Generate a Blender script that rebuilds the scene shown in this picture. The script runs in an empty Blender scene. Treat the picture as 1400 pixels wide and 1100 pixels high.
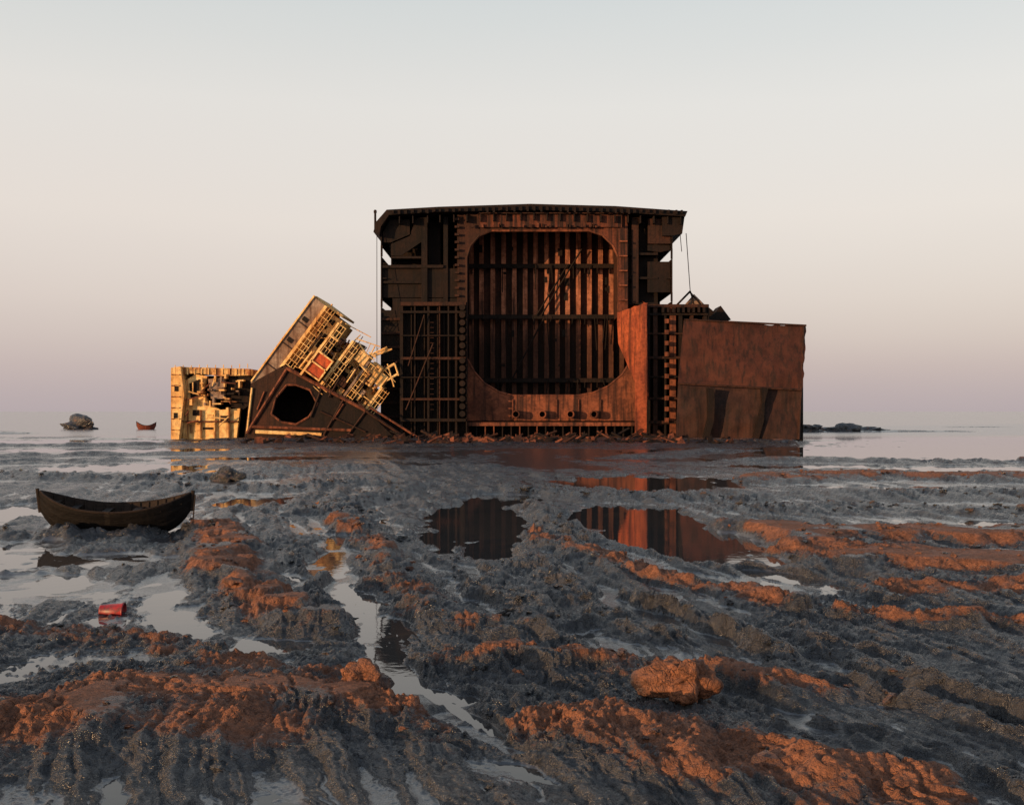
import bpy, bmesh, math, random
import numpy as np
from mathutils import Vector, Matrix, noise as mnoise

random.seed(7)
scene = bpy.context.scene
scene.view_settings.view_transform = 'Standard'
scene.view_settings.look = 'None'
scene.view_settings.exposure = 0

# ------------------------------------------------------------------ noise
_r = np.random.RandomState(11)
PERM = _r.permutation(256)
PERM = np.concatenate([PERM, PERM])
ANG = _r.rand(256) * 2 * np.pi
GX, GY = np.cos(ANG), np.sin(ANG)

def pn(x, y, seed=0):
    x = x + seed * 17.13
    y = y + seed * 31.71
    xi = np.floor(x).astype(np.int64); yi = np.floor(y).astype(np.int64)
    xf = x - xi; yf = y - yi
    xi &= 255; yi &= 255
    u = xf * xf * xf * (xf * (xf * 6 - 15) + 10)
    v = yf * yf * yf * (yf * (yf * 6 - 15) + 10)
    def g(ix, iy, dx, dy):
        h = PERM[PERM[ix & 255] + (iy & 255)]
        return GX[h] * dx + GY[h] * dy
    a = g(xi, yi, xf, yf); b = g(xi + 1, yi, xf - 1, yf)
    c = g(xi, yi + 1, xf, yf - 1); d = g(xi + 1, yi + 1, xf - 1, yf - 1)
    return (a + u * (b - a) + v * ((c + u * (d - c)) - (a + u * (b - a)))) * 1.5

def sst(a, b, x):
    t = np.clip((x - a) / (b - a), 0, 1)
    return t * t * (3 - 2 * t)

# ------------------------------------------------------------------ terrain description (metres)
POOLS = [  # cx, cy, rx, ry, angle, floor level
    (-0.9, 30, 1.35, 7.0, 0.04, -.07), (-0.3, 37, 1.7, 2.6, 0, -.07), (-0.5, 24, .6, 2.6, 0, -.07),
    (3.5, 31, 2.1, 4.0, 0.0, -.07), (3.9, 26, 1.7, 3.0, 0.1, -.07), (4.3, 22.3, 1.1, 1.6, 0.5, -.07), (5.0, 19.6, .35, 1.5, 0.5, -.07),
    (5.6, 46, 3.7, 4.8, 0, -.07),
    (-8.2, 18.7, 2.2, 1.3, -0.5, -.005), (-12.2, 23.6, 3.0, 1.6, 0, .000), (-15, 31, 2.2, 4, 0, -.02), (-8, 22, 1.5, 1.1, 0.2, -.005),
    (-12, 20.5, 3, 2, 0, -.01),
    (-20.5, 58, 4.5, 4, 0, -.03), (-8.6, 36, 1.1, 2.2, 0, -.03), (-3.6, 21.6, .45, 1.8, 0.1, -.02), (-4.0, 25.3, .25, 1.6, 0.1, -.03),
    (-2.4, 17.4, .13, 1.5, 0.3, -.02), (-1.75, 14, .12, 1.4, 0.2, -.02), (-1.2, 12.0, .26, .35, 0.2, -.03), (-0.4, 10.7, .10, .8, 0.5, -.02),
    (3.1, 8.95, .14, .16, 0, -.03), (3.75, 9.7, .12, .13, 0, -.03), (2.7, 9.9, .07, .1, 0, -.03),
    (31, 80, 14, 15, 0, -.03), (48, 98, 24, 17, 0, -.03), (-30, 84, 12, 5, 0, -.03), (-46, 106, 18, 8, 0, -.03),
    (-16, 70, 5, 3, 0, -.02), (16, 60, 5, 2.5, 0, -.02), (24, 57, 6, 3, 0, -.02), (15, 42, 3.5, 2, 0, -.02), (22, 33, 4, 2, 0, -.02), (13, 29, 2, 1, 0, -.02),
]
CHANNELS = [  # slick run-off channels: polyline, width, floor
    ([(-.9, 11.2), (-1.35, 12.6), (-1.8, 14.4), (-2.5, 17.2), (-3.4, 20.8), (-4.1, 25.5)], .24, .012),
    ([(.1, 9.6), (-.4, 10.6), (-1.0, 11.8)], .15, .012),
    ([(1.9, 13.4), (2.3, 11.6), (3.2, 9.6), (3.9, 8.2)], .18, .014),
    ([(.6, 23), (1.5, 17.5), (2.7, 14.0)], .18, .014),
    ([(3.0, 20.5), (5.0, 16.8), (8.0, 16.2)], .2, .013),
    ([(-2.6, 33), (-2.0, 26), (-1.2, 21.5), (-.6, 18.5)], .2, .014),
    ([(3, 56), (1, 66), (3, 76), (5, 84)], 3.2, .024),
    ([(-6.6, 13.0), (-4.4, 13.3), (-2.5, 13.9)], .14, .014),
]
RIDGES = [  # polyline, width, height, dryness with painted sunlit orange
    ([(-7.4, 27.5), (-6.0, 23), (-5.3, 20.3), (-4.3, 17.6), (-3.0, 15.2)], .65, .32, 1.1),
    ([(-10.5, 15.6), (-7.2, 14.8), (-5.0, 14.2), (-3.6, 13.2)], .6, .10, .6),
    ([(-5.4, 9.9), (-3.9, 10.5), (-2.8, 10.8), (-1.7, 10.5)], 1.1, .24, 1.2),
    ([(-4.6, 12.3), (-3.0, 12.6), (-2.2, 12.0)], .6, .12, .7),
    ([(-12.6, 26.3), (-10.5, 26.0), (-8.2, 26.6), (-7.2, 27.4)], .5, .09, .1),
    ([(0.5, 26.5), (1.2, 23.5), (2.5, 19.2), (4.2, 16.0), (6.8, 14.9), (11, 14.8)], .32, .18, .9),
    ([(5.0, 26.6), (7.0, 25.2), (9.0, 25.6), (12.5, 24.6)], 1.4, .42, 1.2),
    ([(6.0, 22.0), (8.0, 21.0), (11, 20.6), (14, 21.2)], 1.6, .40, 1.2),
    ([(6.6, 18.2), (8.5, 18.0), (11, 18.4)], .8, .2, 1.0),
    ([(11, 47), (15, 50), (20, 48), (26, 49)], 1.8, .40, .9),
    ([(12, 38), (18, 38.5), (24, 37)], 1.5, .16, .1),
    ([(7.5, 33.5), (11, 33), (16, 31)], 1.3, .18, .05),
    ([(-4.6, 29), (-3.0, 24), (-1.9, 18.5), (-1.0, 15.6), (0.2, 14.4)], .36, .16, .6),
    ([(-5.7, 32), (-4.5, 38), (-4, 43)], .6, .24, .2),
    ([(-3.9, 27), (-4.9, 33)], .5, .24, .1),
    ([(-.6, 12.9), (.6, 12.6), (2.1, 12.4), (2.8, 11.6)], .5, .16, .8),
    ([(.5, 10.0), (1.5, 9.5), (2.4, 9.0), (3.0, 8.3)], .6, .12, 1.2),
    ([(2.4, 12.4), (2.6, 10.4), (4.2, 8.1)], .26, .11, .0),
    ([(4.0, 14.2), (4.5, 11.6), (6.0, 9.2)], .26, .13, .0),
    ([(2.8, 14.2), (3.5, 11.8), (4.7, 9.4)], .2, .12, .0),
    ([(3.3, 14.6), (4.0, 12.2), (5.3, 9.6)], .14, .1, .0),
    ([(1.2, 18.5), (2.6, 15.4), (3.4, 13.2)], .26, .13, .1),
    ([(.4, 21), (.9, 17), (1.9, 14.2)], .26, .14, .1),
    ([(-.9, 20.5), (-.2, 17.5), (1.0, 15)], .26, .14, .1),
    ([(-1.6, 24), (-1.0, 20), (-.2, 16.5), (.8, 13.6)], .18, .12, .0),
    ([(-4.9, 24), (-3.3, 19.5), (-2.7, 16), (-2.2, 13)], .26, .15, .0),
    ([(-14, 43), (-9, 41), (-6.5, 45)], 1.0, .22, .1),
    ([(-24, 50), (-16, 47), (-12, 49)], 1.2, .26, .05),
    ([(-12, 54), (-7, 58), (0, 57), (4, 54)], 1.6, .2, .2),
    ([(0, 41), (2.5, 38.5), (4, 37), (7.5, 37)], .9, .18, .1),
    ([(1.0, 33), (1.2, 28), (1.6, 25)], .5, .16, .05),
    ([(-14, 109), (-10, 106), (-5, 112.5)], 2.0, .4, .1),
    ([(2, 113), (7, 111), (12, 110), (20, 107), (26, 105)], 2.0, .55, .6),
    ([(-30, 108), (-22, 109), (-14, 110)], 1.6, .35, .3),
    ([(-12, 92), (-3, 96), (4, 98), (12, 95)], 1.5, .16, .1),
    ([(-34, 72), (-22, 76), (-14, 86)], 2.0, .28, .1),
    ([(-40, 60), (-30, 62), (-24, 66)], 1.6, .28, .1),
    ([(-48, 92), (-36, 95), (-26, 98)], 1.8, .3, .1),
    ([(14, 66), (24, 64), (40, 66)], 1.3, .26, .3),
    ([(8, 70), (16, 84)], 2.0, .2, .2),
]

def seg_dist(x, y, pl):
    best = np.full(x.shape, 1e9)
    for (ax, ay), (bx, by) in zip(pl[:-1], pl[1:]):
        dx, dy = bx - ax, by - ay
        t = np.clip(((x - ax) * dx + (y - ay) * dy) / (dx * dx + dy * dy), 0, 1)
        best = np.minimum(best, np.hypot(x - ax - t * dx, y - ay - t * dy))
    return best

def terrain(x, y):
    x = np.asarray(x, float); y = np.asarray(y, float)
    far = sst(38, 85, y); close = 1 - sst(11, 19, y)
    wx = x + .36 * pn(x * .6, y * .6, 1) + .13 * pn(x * 2.3, y * 2.3, 2) + .06 * pn(x * 6, y * 6, 42)
    wy = y + .40 * pn(x * .7, y * .7, 3) + .14 * pn(x * 2.3, y * 2.3, 4) + .06 * pn(x * 6, y * 6, 43)
    h = .060 - .045 * far + .06 * pn(x * .13, y * .13, 5) * (1 - .3 * far) + .05 * pn(x * .05, y * .16, 6)
    apron = sst(88, 100, y) * (1 - sst(122, 130, y)) * (1 - sst(24, 34, np.abs(x + 3)))
    h += .10 * apron + .07 * sst(102, 112, y) * apron
    h += .05 * apron * (np.abs(pn(wx * .8, wy * .25, 70)) * 2 - .5) + .04 * apron * pn(wx * 2, wy * .7, 71)
    rough = sst(-.35, .5, pn(x * .22, y * .22, 7))
    ph = x + .2 * y + .5 * (wx - x) + .5 * pn(x * .12, y * .1, 47)
    h += .105 * (1 - .85 * far) * (1 - .6 * close) * (np.abs(pn(ph * 1.0, wy * .07, 8)) * 2 - .48)
    h += .060 * (1 - far) * (1 - .25 * close) * (np.abs(pn(ph * 2.6, wy * .2, 9)) * 2 - .48)
    h += .030 * (1 - sst(20, 45, y)) * (np.abs(pn(ph * 6.2, wy * .7, 44)) * 2 - .5)
    h += .014 * (1 - sst(14, 26, y)) * (np.abs(pn(ph * 14, wy * 2.2, 72)) * 2 - .5)
    dry_lit = np.zeros_like(h)
    mask = np.zeros_like(h)
    for i, (pl, w, hh, dr) in enumerate(RIDGES):
        x0 = min(p[0] for p in pl) - 4 * w; x1 = max(p[0] for p in pl) + 4 * w
        y0 = min(p[1] for p in pl) - 4 * w; y1 = max(p[1] for p in pl) + 4 * w
        m = (x > x0) & (x < x1) & (y > y0) & (y < y1)
        if not m.any(): continue
        d = seg_dist(wx[m], wy[m], pl)
        g = np.exp(-(d / w) ** 2)
        k = .75 + .8 * pn(wx[m] * .9 / max(w, .4), wy[m] * .9 / max(w, .4), 20 + i)
        h[m] += hh * g * np.clip(k, .15, 1.5) - .25 * hh * np.exp(-((d - 1.9 * w) / (.5 * w)) ** 2)
        dry_lit[m] = np.maximum(dry_lit[m], dr * g * np.clip(k + .2, .2, 1.2))
        mask[m] = np.maximum(mask[m], g)
    r = (.25 + .72 * rough) * (1 - .5 * far) + .6 * mask
    b1 = np.abs(pn(wx * 1.1, wy * 1.1, 10)); b2 = np.abs(pn(wx * 2.8, wy * 2.4, 11))
    b3 = np.abs(pn(wx * 6.5, wy * 5.5, 12)); b4 = np.abs(pn(x * 13 + wx * 2, y * 12, 13)); b5 = pn(x * 27, y * 27, 14)
    near = 1 - sst(25, 70, y)
    h += r * (.04 * (b1 - .25) + .045 * (b2 - .25) + (.3 + .7 * near) * .046 * (b3 - .25) + near * (.030 * (b4 - .25) + .010 * b5))
    # broken, slumped edges: small scarps
    h += near * (.040 * mask * sst(-.04, .04, pn(wx * 1.9, wy * 1.9, 15)) + .022 * rough * sst(-.03, .03, pn(wx * 2.7, wy * 1.7, 45))
                 + .016 * (.3 + .7 * rough) * sst(-.04, .04, pn(wx * 6.1, wy * 4.6, 73)))
    # run-off channels
    for pl, w, fv in CHANNELS:
        x0 = min(p[0] for p in pl) - 3 * w; x1 = max(p[0] for p in pl) + 3 * w
        y0 = min(p[1] for p in pl) - 3 * w; y1 = max(p[1] for p in pl) + 3 * w
        m = (x > x0) & (x < x1) & (y > y0) & (y < y1)
        if not m.any(): continue
        d = seg_dist(wx[m], wy[m], pl) / w + .45 * pn(x[m] * 1.3, y[m] * .8, 60)
        c_ = 1 - sst(.6, 1.5, d)
        h[m] = h[m] * (1 - .9 * c_) + (fv - .02) * .9 * c_
        dry_lit[m] *= (1 - c_)
    # hollows fill with slick silt: soft floor that dips under the water level in places
    fl0 = .006 + .028 * pn(ph * .35, y * .10, 48) + .014 * pn(x * 1.6, y * 1.0, 49) - .004 * far - .016 * (1 - sst(12, 20, y)) + .05 * apron
    s0 = .011
    q = np.clip((h - fl0) / s0, -30, 30)
    h = fl0 + s0 * np.where(q > 20, q, np.log1p(np.exp(q)))
    film = (1 - sst(.009, .038, h - fl0)) * (1 - .75 * apron)
    # pools
    pm = np.zeros_like(h); fl = np.full_like(h, -.03)
    pnz = .38 * pn(x * .8, y * .5, 16) + .2 * pn(x * 2.4, y * 1.6, 17)
    for cx, cy, rx, ry, a, lv in POOLS:
        m = (np.abs(x - cx) < 2 * (rx + ry)) & (np.abs(y - cy) < 2 * (rx + ry))
        if not m.any(): continue
        dx = x[m] - cx; dy = y[m] - cy
        u = dx * math.cos(a) + dy * math.sin(a); v = -dx * math.sin(a) + dy * math.cos(a)
        f = 1 - np.sqrt((u / rx) ** 2 + (v / ry) ** 2) + pnz[m]
        s_ = sst(-.22, .2, f)
        fl[m] = np.where(s_ > pm[m], lv, fl[m])
        pm[m] = np.maximum(pm[m], s_)
    h = h * (1 - pm) + (fl + .04 * (b1 - .22) + .02 * (b2 - .25) + .02 * pn(x * .9, y * .4, 46)) * pm
    film = np.maximum(film, sst(.3, .9, pm))
    dry_lit *= (1 - pm)
    # sea beyond the wreck
    shore = 124 + 7 * pn(x * .05, y * .03, 18) - 14 * sst(20, 45, np.abs(x))
    s = sst(0, 16, y - shore)
    h = h * (1 - s) - .5 * s
    h += .75 * sst(.42, .6, pn(x * .012, y * .05, 19)) * (1 - sst(240, 320, y)) * s
    d2 = dry_lit + .25 * sst(.20, .38, h) * (1 - far) * rough
    d2 *= np.clip(.85 + 1.2 * pn(x * .8, y * .8, 40), .05, 1.3)
    return h, np.clip(d2, 0, 1), film

def zat(x, y):
    return float(terrain(np.array([x]), np.array([y]))[0][0])

# ------------------------------------------------------------------ node helpers
def newmat(name):
    m = bpy.data.materials.new(name); m.use_nodes = True
    nt = m.node_tree
    return m, nt, nt.nodes['Principled BSDF']

def N(nt, typ, **kw):
    n = nt.nodes.new(typ)
    for k, v in kw.items(): setattr(n, k, v)
    return n

def noise_node(nt, vec, scale, detail=6, rough=.6, dist=0):
    n = N(nt, 'ShaderNodeTexNoise')
    n.inputs['Scale'].default_value = scale; n.inputs['Detail'].default_value = detail
    n.inputs['Roughness'].default_value = rough; n.inputs['Distortion'].default_value = dist
    nt.links.new(vec, n.inputs['Vector']); return n.outputs['Fac']

def mapping(nt, vec, sc):
    n = N(nt, 'ShaderNodeMapping'); n.inputs['Scale'].default_value = sc
    nt.links.new(vec, n.inputs['Vector']); return n.outputs['Vector']

def mix(nt, fac, a, b):
    n = N(nt, 'ShaderNodeMix', data_type='RGBA')
    for s, v in ((n.inputs[0], fac), (n.inputs[6], a), (n.inputs[7], b)):
        if hasattr(v, 'is_linked') or hasattr(v, 'links'): nt.links.new(v, s)
        elif isinstance(v, (tuple, list)): s.default_value = (*v[:3], 1)
        else: s.default_value = v
    return n.outputs[2]

def mrange(nt, v, a, b, c=0., d=1.):
    n = N(nt, 'ShaderNodeMapRange'); n.interpolation_type = 'SMOOTHSTEP'
    nt.links.new(v, n.inputs['Value'])
    n.inputs[1].default_value = a; n.inputs[2].default_value = b
    n.inputs[3].default_value = c; n.inputs[4].default_value = d
    return n.outputs[0]

def math_(nt, op, a, b):
    n = N(nt, 'ShaderNodeMath', operation=op)
    for i, v in enumerate((a, b)):
        if isinstance(v, (int, float)): n.inputs[i].default_value = v
        else: nt.links.new(v, n.inputs[i])
    return n.outputs[0]

def steel(name, c1, c2, c3, scale=.5, rough=.75, bump=.05, low_shade=None, soft=.08, streak=(.46, .68)):
    """rusted steel: base paint c1, rust c2, dark scale / soot c3 with vertical run-off streaks"""
    m, nt, p = newmat(name)
    tc = N(nt, 'ShaderNodeTexCoord').outputs['Object']
    n1 = noise_node(nt, tc, scale, 7, .62, .3)
    n2 = noise_node(nt, mapping(nt, tc, (2.2, 2.2, .12)), 1.0, 5, .65)
    n3 = noise_node(nt, tc, scale * 6, 5, .7)
    col = mix(nt, mrange(nt, n1, .5 - soft, .5 + soft), c1, c2)
    col = mix(nt, mrange(nt, n2, *streak), col, c3)
    col = mix(nt, mrange(nt, n3, .35, .75, 0, .6), col, [v * .45 for v in c3])
    if low_shade:  # shade of the lower half painted into the colour, fading upward
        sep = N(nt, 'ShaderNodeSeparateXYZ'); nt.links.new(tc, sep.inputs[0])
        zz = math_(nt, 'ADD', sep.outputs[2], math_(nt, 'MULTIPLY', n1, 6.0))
        col = mix(nt, mrange(nt, zz, low_shade[0], low_shade[1], .85, 0), col, [v * .5 for v in c3])
    nt.links.new(col, p.inputs['Base Color'])
    p.inputs['Roughness'].default_value = rough
    p.inputs['Specular IOR Level'].default_value = .2
    b = N(nt, 'ShaderNodeBump'); b.inputs['Strength'].default_value = .6; b.inputs['Distance'].default_value = bump
    nt.links.new(math_(nt, 'ADD', n3, n2), b.inputs['Height']); nt.links.new(b.outputs[0], p.inputs['Normal'])
    return m

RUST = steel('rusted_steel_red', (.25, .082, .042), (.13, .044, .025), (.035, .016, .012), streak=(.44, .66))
RUSTD = steel('darker_rusted_steel', (.10, .034, .020), (.14, .042, .022), (.022, .011, .009), streak=(.42, .6))  # darker variant of the red rust
FLANGE = steel('rusted_steel_stiffener', (.50, .20, .115), (.30, .11, .06), (.05, .022, .016), low_shade=(13, 18.5))  # sunlit strip brightness put into the stiffener colour, shaded towards the bottom
RUSTB = steel('rusted_steel_bulkhead', (.07, .026, .017), (.042, .017, .012), (.014, .008, .006), low_shade=(12, 17.5))  # shadow between stiffeners put into the dark base, deeper towards the bottom
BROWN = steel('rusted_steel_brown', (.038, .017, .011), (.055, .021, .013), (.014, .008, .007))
DARK = steel('dark_shade_steel', (.011, .0065, .0055), (.018, .009, .0065), (.006, .0045, .004))  # near-black base also carries the shade over the hull's left part
BRIGHT = steel('red_oxide_steel', (.35, .085, .036), (.23, .053, .026), (.08, .025, .016))
SHELL = steel('antifouling_shell_plate', (.082, .026, .016), (.050, .018, .013), (.024, .012, .010), .12, soft=.16, streak=(.44, .66))
SHELL2 = steel('muddy_shell_plate', (.038, .018, .014), (.058, .023, .016), (.018, .011, .010), .16, soft=.16, streak=(.42, .66))
CREAM = steel('weathered_cream_paint', (.92, .64, .28), (.80, .47, .17), (.36, .14, .045), .35, streak=(.5, .72))
CREAMR = steel('rusting_cream_paint', (.80, .52, .20), (.42, .17, .06), (.16, .06, .025), .45, streak=(.42, .62))
GREY = steel('weathered_grey_paint', (.34, .25, .19), (.25, .16, .11), (.10, .055, .04), .35)
REDP = steel('red_paint', (.60, .12, .04), (.45, .08, .03), (.2, .05, .03), .5)

# ------------------------------------------------------------------ mesh builder
class MB:
    def __init__(s): s.v = []; s.f = []; s.m = []; s.T = None
    def _a(s, vs, fs, m):
        o = len(s.v)
        if s.T: vs = [s.T(*p) for p in vs]
        s.v += [tuple(p) for p in vs]
        for f in fs: s.f.append([o + i for i in f]); s.m.append(m)
    def box(s, x0, x1, y0, y1, z0, z1, m=0):
        x0, x1 = sorted((x0, x1)); y0, y1 = sorted((y0, y1)); z0, z1 = sorted((z0, z1))
        s._a([(x0, y0, z0), (x1, y0, z0), (x1, y1, z0), (x0, y1, z0), (x0, y0, z1), (x1, y0, z1), (x1, y1, z1), (x0, y1, z1)],
             [(0, 3, 2, 1), (4, 5, 6, 7), (0, 1, 5, 4), (1, 2, 6, 5), (2, 3, 7, 6), (3, 0, 4, 7)], m)
    def prism(s, poly, y0, y1, m=0):
        n = len(poly)
        s._a([(x, y0, z) for x, z in poly] + [(x, y1, z) for x, z in poly],
             [tuple(range(n)), tuple(range(2 * n - 1, n - 1, -1))] + [(i, i + n, (i + 1) % n + n, (i + 1) % n) for i in range(n)], m)
    def cyl(s, p, q, r, m=0, n=8, r2=None):
        p = Vector(p); q = Vector(q); d = (q - p)
        if d.length < 1e-5: return
        d.normalize(); a = d.orthogonal().normalized(); b = d.cross(a)
        r2 = r if r2 is None else r2
        vs = []
        for c, rr in ((p, r), (q, r2)):
            for i in range(n):
                t = 2 * math.pi * i / n
                vs.append(c + (a * math.cos(t) + b * math.sin(t)) * rr)
        T = s.T; s.T = None
        s._a(vs, [tuple(range(n))[::-1], tuple(range(n, 2 * n))] + [(i, (i + 1) % n, (i + 1) % n + n, i + n) for i in range(n)], m)
        s.T = T
    def sheet(s, a, b, c, d, nx, nz, amp, th, m=0, seed=0., ragged=0.):
        """bent steel plate a-b bottom, d-c top, thickness th"""
        a, b, c, d = map(Vector, (a, b, c, d))
        nrm = (b - a).cross(d - a).normalized()
        vs = []
        for side in (0, 1):
            for j in range(nz + 1):
                for i in range(nx + 1):
                    u = i / nx; w = j / nz
                    p = (a * (1 - u) + b * u) * (1 - w) + (d * (1 - u) + c * u) * w
                    k = mnoise.noise(p * .22 + Vector((seed, 0, 0))) * 1.4 + .35 * mnoise.noise(p * .9 + Vector((0, seed, 0)))
                    q = p + nrm * (k * amp + side * -th)
                    if ragged and j == nz: q += (d - a).normalized() * ragged * mnoise.noise(p * 1.3 + Vector((9, seed, 0)))
                    if ragged and i == nx: q += (b - a).normalized() * ragged * mnoise.noise(p * 1.1 + Vector((3, 5, seed)))
                    vs.append(q)
        W = nx + 1; K = W * (nz + 1); fs = []
        for j in range(nz):
            for i in range(nx):
                o = j * W + i
                fs.append((o, o + 1, o + 1 + W, o + W)); fs.append((K + o, K + o + W, K + o + 1 + W, K + o + 1))
        for i in range(nx):
            fs.append((i, K + i, K + i + 1, i + 1)); t = nz * W + i; fs.append((t, t + 1, K + t + 1, K + t))
        for j in range(nz):
            t = j * W; fs.append((t, t + W, K + t + W, K + t)); t = j * W + nx; fs.append((t, K + t, K + t + W, t + W))
        s._a(vs, fs, m)
    def obj(s, name, mats, parent=None, smooth=False):
        me = bpy.data.meshes.new(name); me.from_pydata(s.v, [], s.f)
        for mt in mats: me.materials.append(mt)
        me.polygons.foreach_set('material_index', s.m)
        if smooth: me.polygons.foreach_set('use_smooth', [True] * len(s.f))
        me.update()
        o = bpy.data.objects.new(name, me); scene.collection.objects.link(o)
        if parent:
            o.parent = parent; o.matrix_parent_inverse = Matrix.Translation(-parent.location)
        return o

def empty(name, loc):
    e = bpy.data.objects.new(name, None); e.location = loc; e.empty_display_size = 1
    scene.collection.objects.link(e); return e

# ------------------------------------------------------------------ ground
def build_ground():
    ys = list(np.arange(-40, 7.2, .8))
    ys.append(7.4)
    while ys[-1] < 140: ys.append(ys[-1] + min(max(ys[-1] ** 2 / 4500 * .8, .012), .28))
    while ys[-1] < 9000: ys.append(ys[-1] + max(.35, (ys[-1] - 138) * .06))
    ys = np.array(ys)
    t = np.linspace(-1, 1, 1350)
    u = .46 * t + .69 * t ** 3
    w = np.sqrt(ys ** 2 + 24)
    Yg = np.repeat(ys[:, None], len(t), 1); Xg = w[:, None] * u[None, :]
    h, dry_lit, film = terrain(Xg.ravel(), Yg.ravel())
    nv = h.size; R, C = Yg.shape
    co = np.empty((nv, 3), np.float32); co[:, 0] = Xg.ravel(); co[:, 1] = Yg.ravel(); co[:, 2] = h
    idx = np.arange(nv).reshape(R, C)
    q = np.stack([idx[:-1, :-1], idx[:-1, 1:], idx[1:, 1:], idx[1:, :-1]], -1).reshape(-1, 4)
    me = bpy.data.meshes.new('mud_ground')
    me.vertices.add(nv); me.vertices.foreach_set('co', co.ravel())
    me.loops.add(q.size); me.loops.foreach_set('vertex_index', q.ravel().astype(np.int32))
    me.polygons.add(len(q)); me.polygons.foreach_set('loop_start', np.arange(0, q.size, 4, dtype=np.int32))
    me.update(calc_edges=True)
    me.polygons.foreach_set('use_smooth', np.ones(len(q), bool))
    at = me.attributes.new('dry_lit', 'FLOAT', 'POINT'); at.data.foreach_set('value', dry_lit.astype(np.float32))
    at = me.attributes.new('film', 'FLOAT', 'POINT'); at.data.foreach_set('value', film.astype(np.float32))
    o = bpy.data.objects.new('mud_ground', me); scene.collection.objects.link(o)
    return o

def mud_material(name, mode='attr'):
    m, nt, p = newmat(name)
    tc = N(nt, 'ShaderNodeNewGeometry').outputs['Position']
    n1 = noise_node(nt, tc, 1.3, 5, .62, .4)
    n2 = noise_node(nt, tc, 9, 5, .72, .3)
    n3 = noise_node(nt, tc, 45, 3, .7)
    if mode == 'attr':
        at = N(nt, 'ShaderNodeAttribute'); at.attribute_name = 'dry_lit'
        af = N(nt, 'ShaderNodeAttribute'); af.attribute_name = 'film'
        film = mrange(nt, math_(nt, 'ADD', af.outputs['Fac'], math_(nt, 'MULTIPLY', math_(nt, 'SUBTRACT', n2, .5), 1.0)), .3, .8)
        d = math_(nt, 'ADD', at.outputs['Fac'], math_(nt, 'MULTIPLY', math_(nt, 'SUBTRACT', n2, .5), 1.5))
        dry_lit = math_(nt, 'MULTIPLY', mrange(nt, d, .26, .62), math_(nt, 'SUBTRACT', 1.0, film))
    else:
        dry_lit = mrange(nt, n1, .3, .6) if mode == 'dry_lit' else mrange(nt, n1, .55, .8)
        film = mrange(nt, n1, .9, 1.0)
    wet = mix(nt, mrange(nt, n1, .38, .62), (.016, .018, .023), (.046, .047, .053))
    wet = mix(nt, mrange(nt, n2, .5, .68, 0, .75), wet, (.10, .095, .094))
    dc = mix(nt, mrange(nt, n2, .38, .62), (.34, .145, .080), (.17, .075, .045))  # dry brown mud with the low-sun orange of the mounds painted in
    dc = mix(nt, mrange(nt, n3, .45, .7, 0, .6), dc, (.065, .038, .030))
    col = mix(nt, dry_lit, wet, dc)
    col = mix(nt, film, col, (.050, .048, .050))
    nt.links.new(col, p.inputs['Base Color'])
    rg = math_(nt, 'ADD', mrange(nt, dry_lit, 0, 1, .14, .66), math_(nt, 'MULTIPLY', mrange(nt, n1, .35, .65), .24))
    rg = math_(nt, 'ADD', math_(nt, 'MULTIPLY', rg, math_(nt, 'SUBTRACT', 1.0, film)), math_(nt, 'MULTIPLY', film, .16))
    nt.links.new(rg, p.inputs['Roughness'])
    nt.links.new(math_(nt, 'ADD', mrange(nt, dry_lit, 0, 1, .6, .3), math_(nt, 'MULTIPLY', film, .3)), p.inputs['Specular IOR Level'])
    vo = N(nt, 'ShaderNodeTexVoronoi'); vo.feature = 'DISTANCE_TO_EDGE'; vo.inputs['Scale'].default_value = 4.5
    wv = N(nt, 'ShaderNodeVectorMath', operation='ADD')
    nn = N(nt, 'ShaderNodeTexNoise'); nn.inputs['Scale'].default_value = 3; nn.inputs['Detail'].default_value = 3; nt.links.new(tc, nn.inputs['Vector'])
    sc = N(nt, 'ShaderNodeVectorMath', operation='SCALE'); sc.inputs['Scale'].default_value = .6
    nt.links.new(nn.outputs['Color'], sc.inputs[0]); nt.links.new(tc, wv.inputs[0]); nt.links.new(sc.outputs[0], wv.inputs[1])
    nt.links.new(wv.outputs[0], vo.inputs['Vector'])
    crack = math_(nt, 'MULTIPLY', mrange(nt, vo.outputs['Distance'], 0, .05), mrange(nt, n1, .42, .65, 0, .55))
    hsum = math_(nt, 'ADD', math_(nt, 'MULTIPLY', n2, 1.4), math_(nt, 'ADD', math_(nt, 'MULTIPLY', n3, .65), crack))
    b = N(nt, 'ShaderNodeBump'); b.inputs['Distance'].default_value = .06
    nt.links.new(mrange(nt, film, 0, 1, .95, .12), b.inputs['Strength'])
    nt.links.new(hsum, b.inputs['Height']); nt.links.new(b.outputs[0], p.inputs['Normal'])
    return m

ground = build_ground()
ground.data.materials.append(mud_material('tidal_mud'))
CLOD = mud_material('dry_mud', 'dry_lit')

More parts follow.
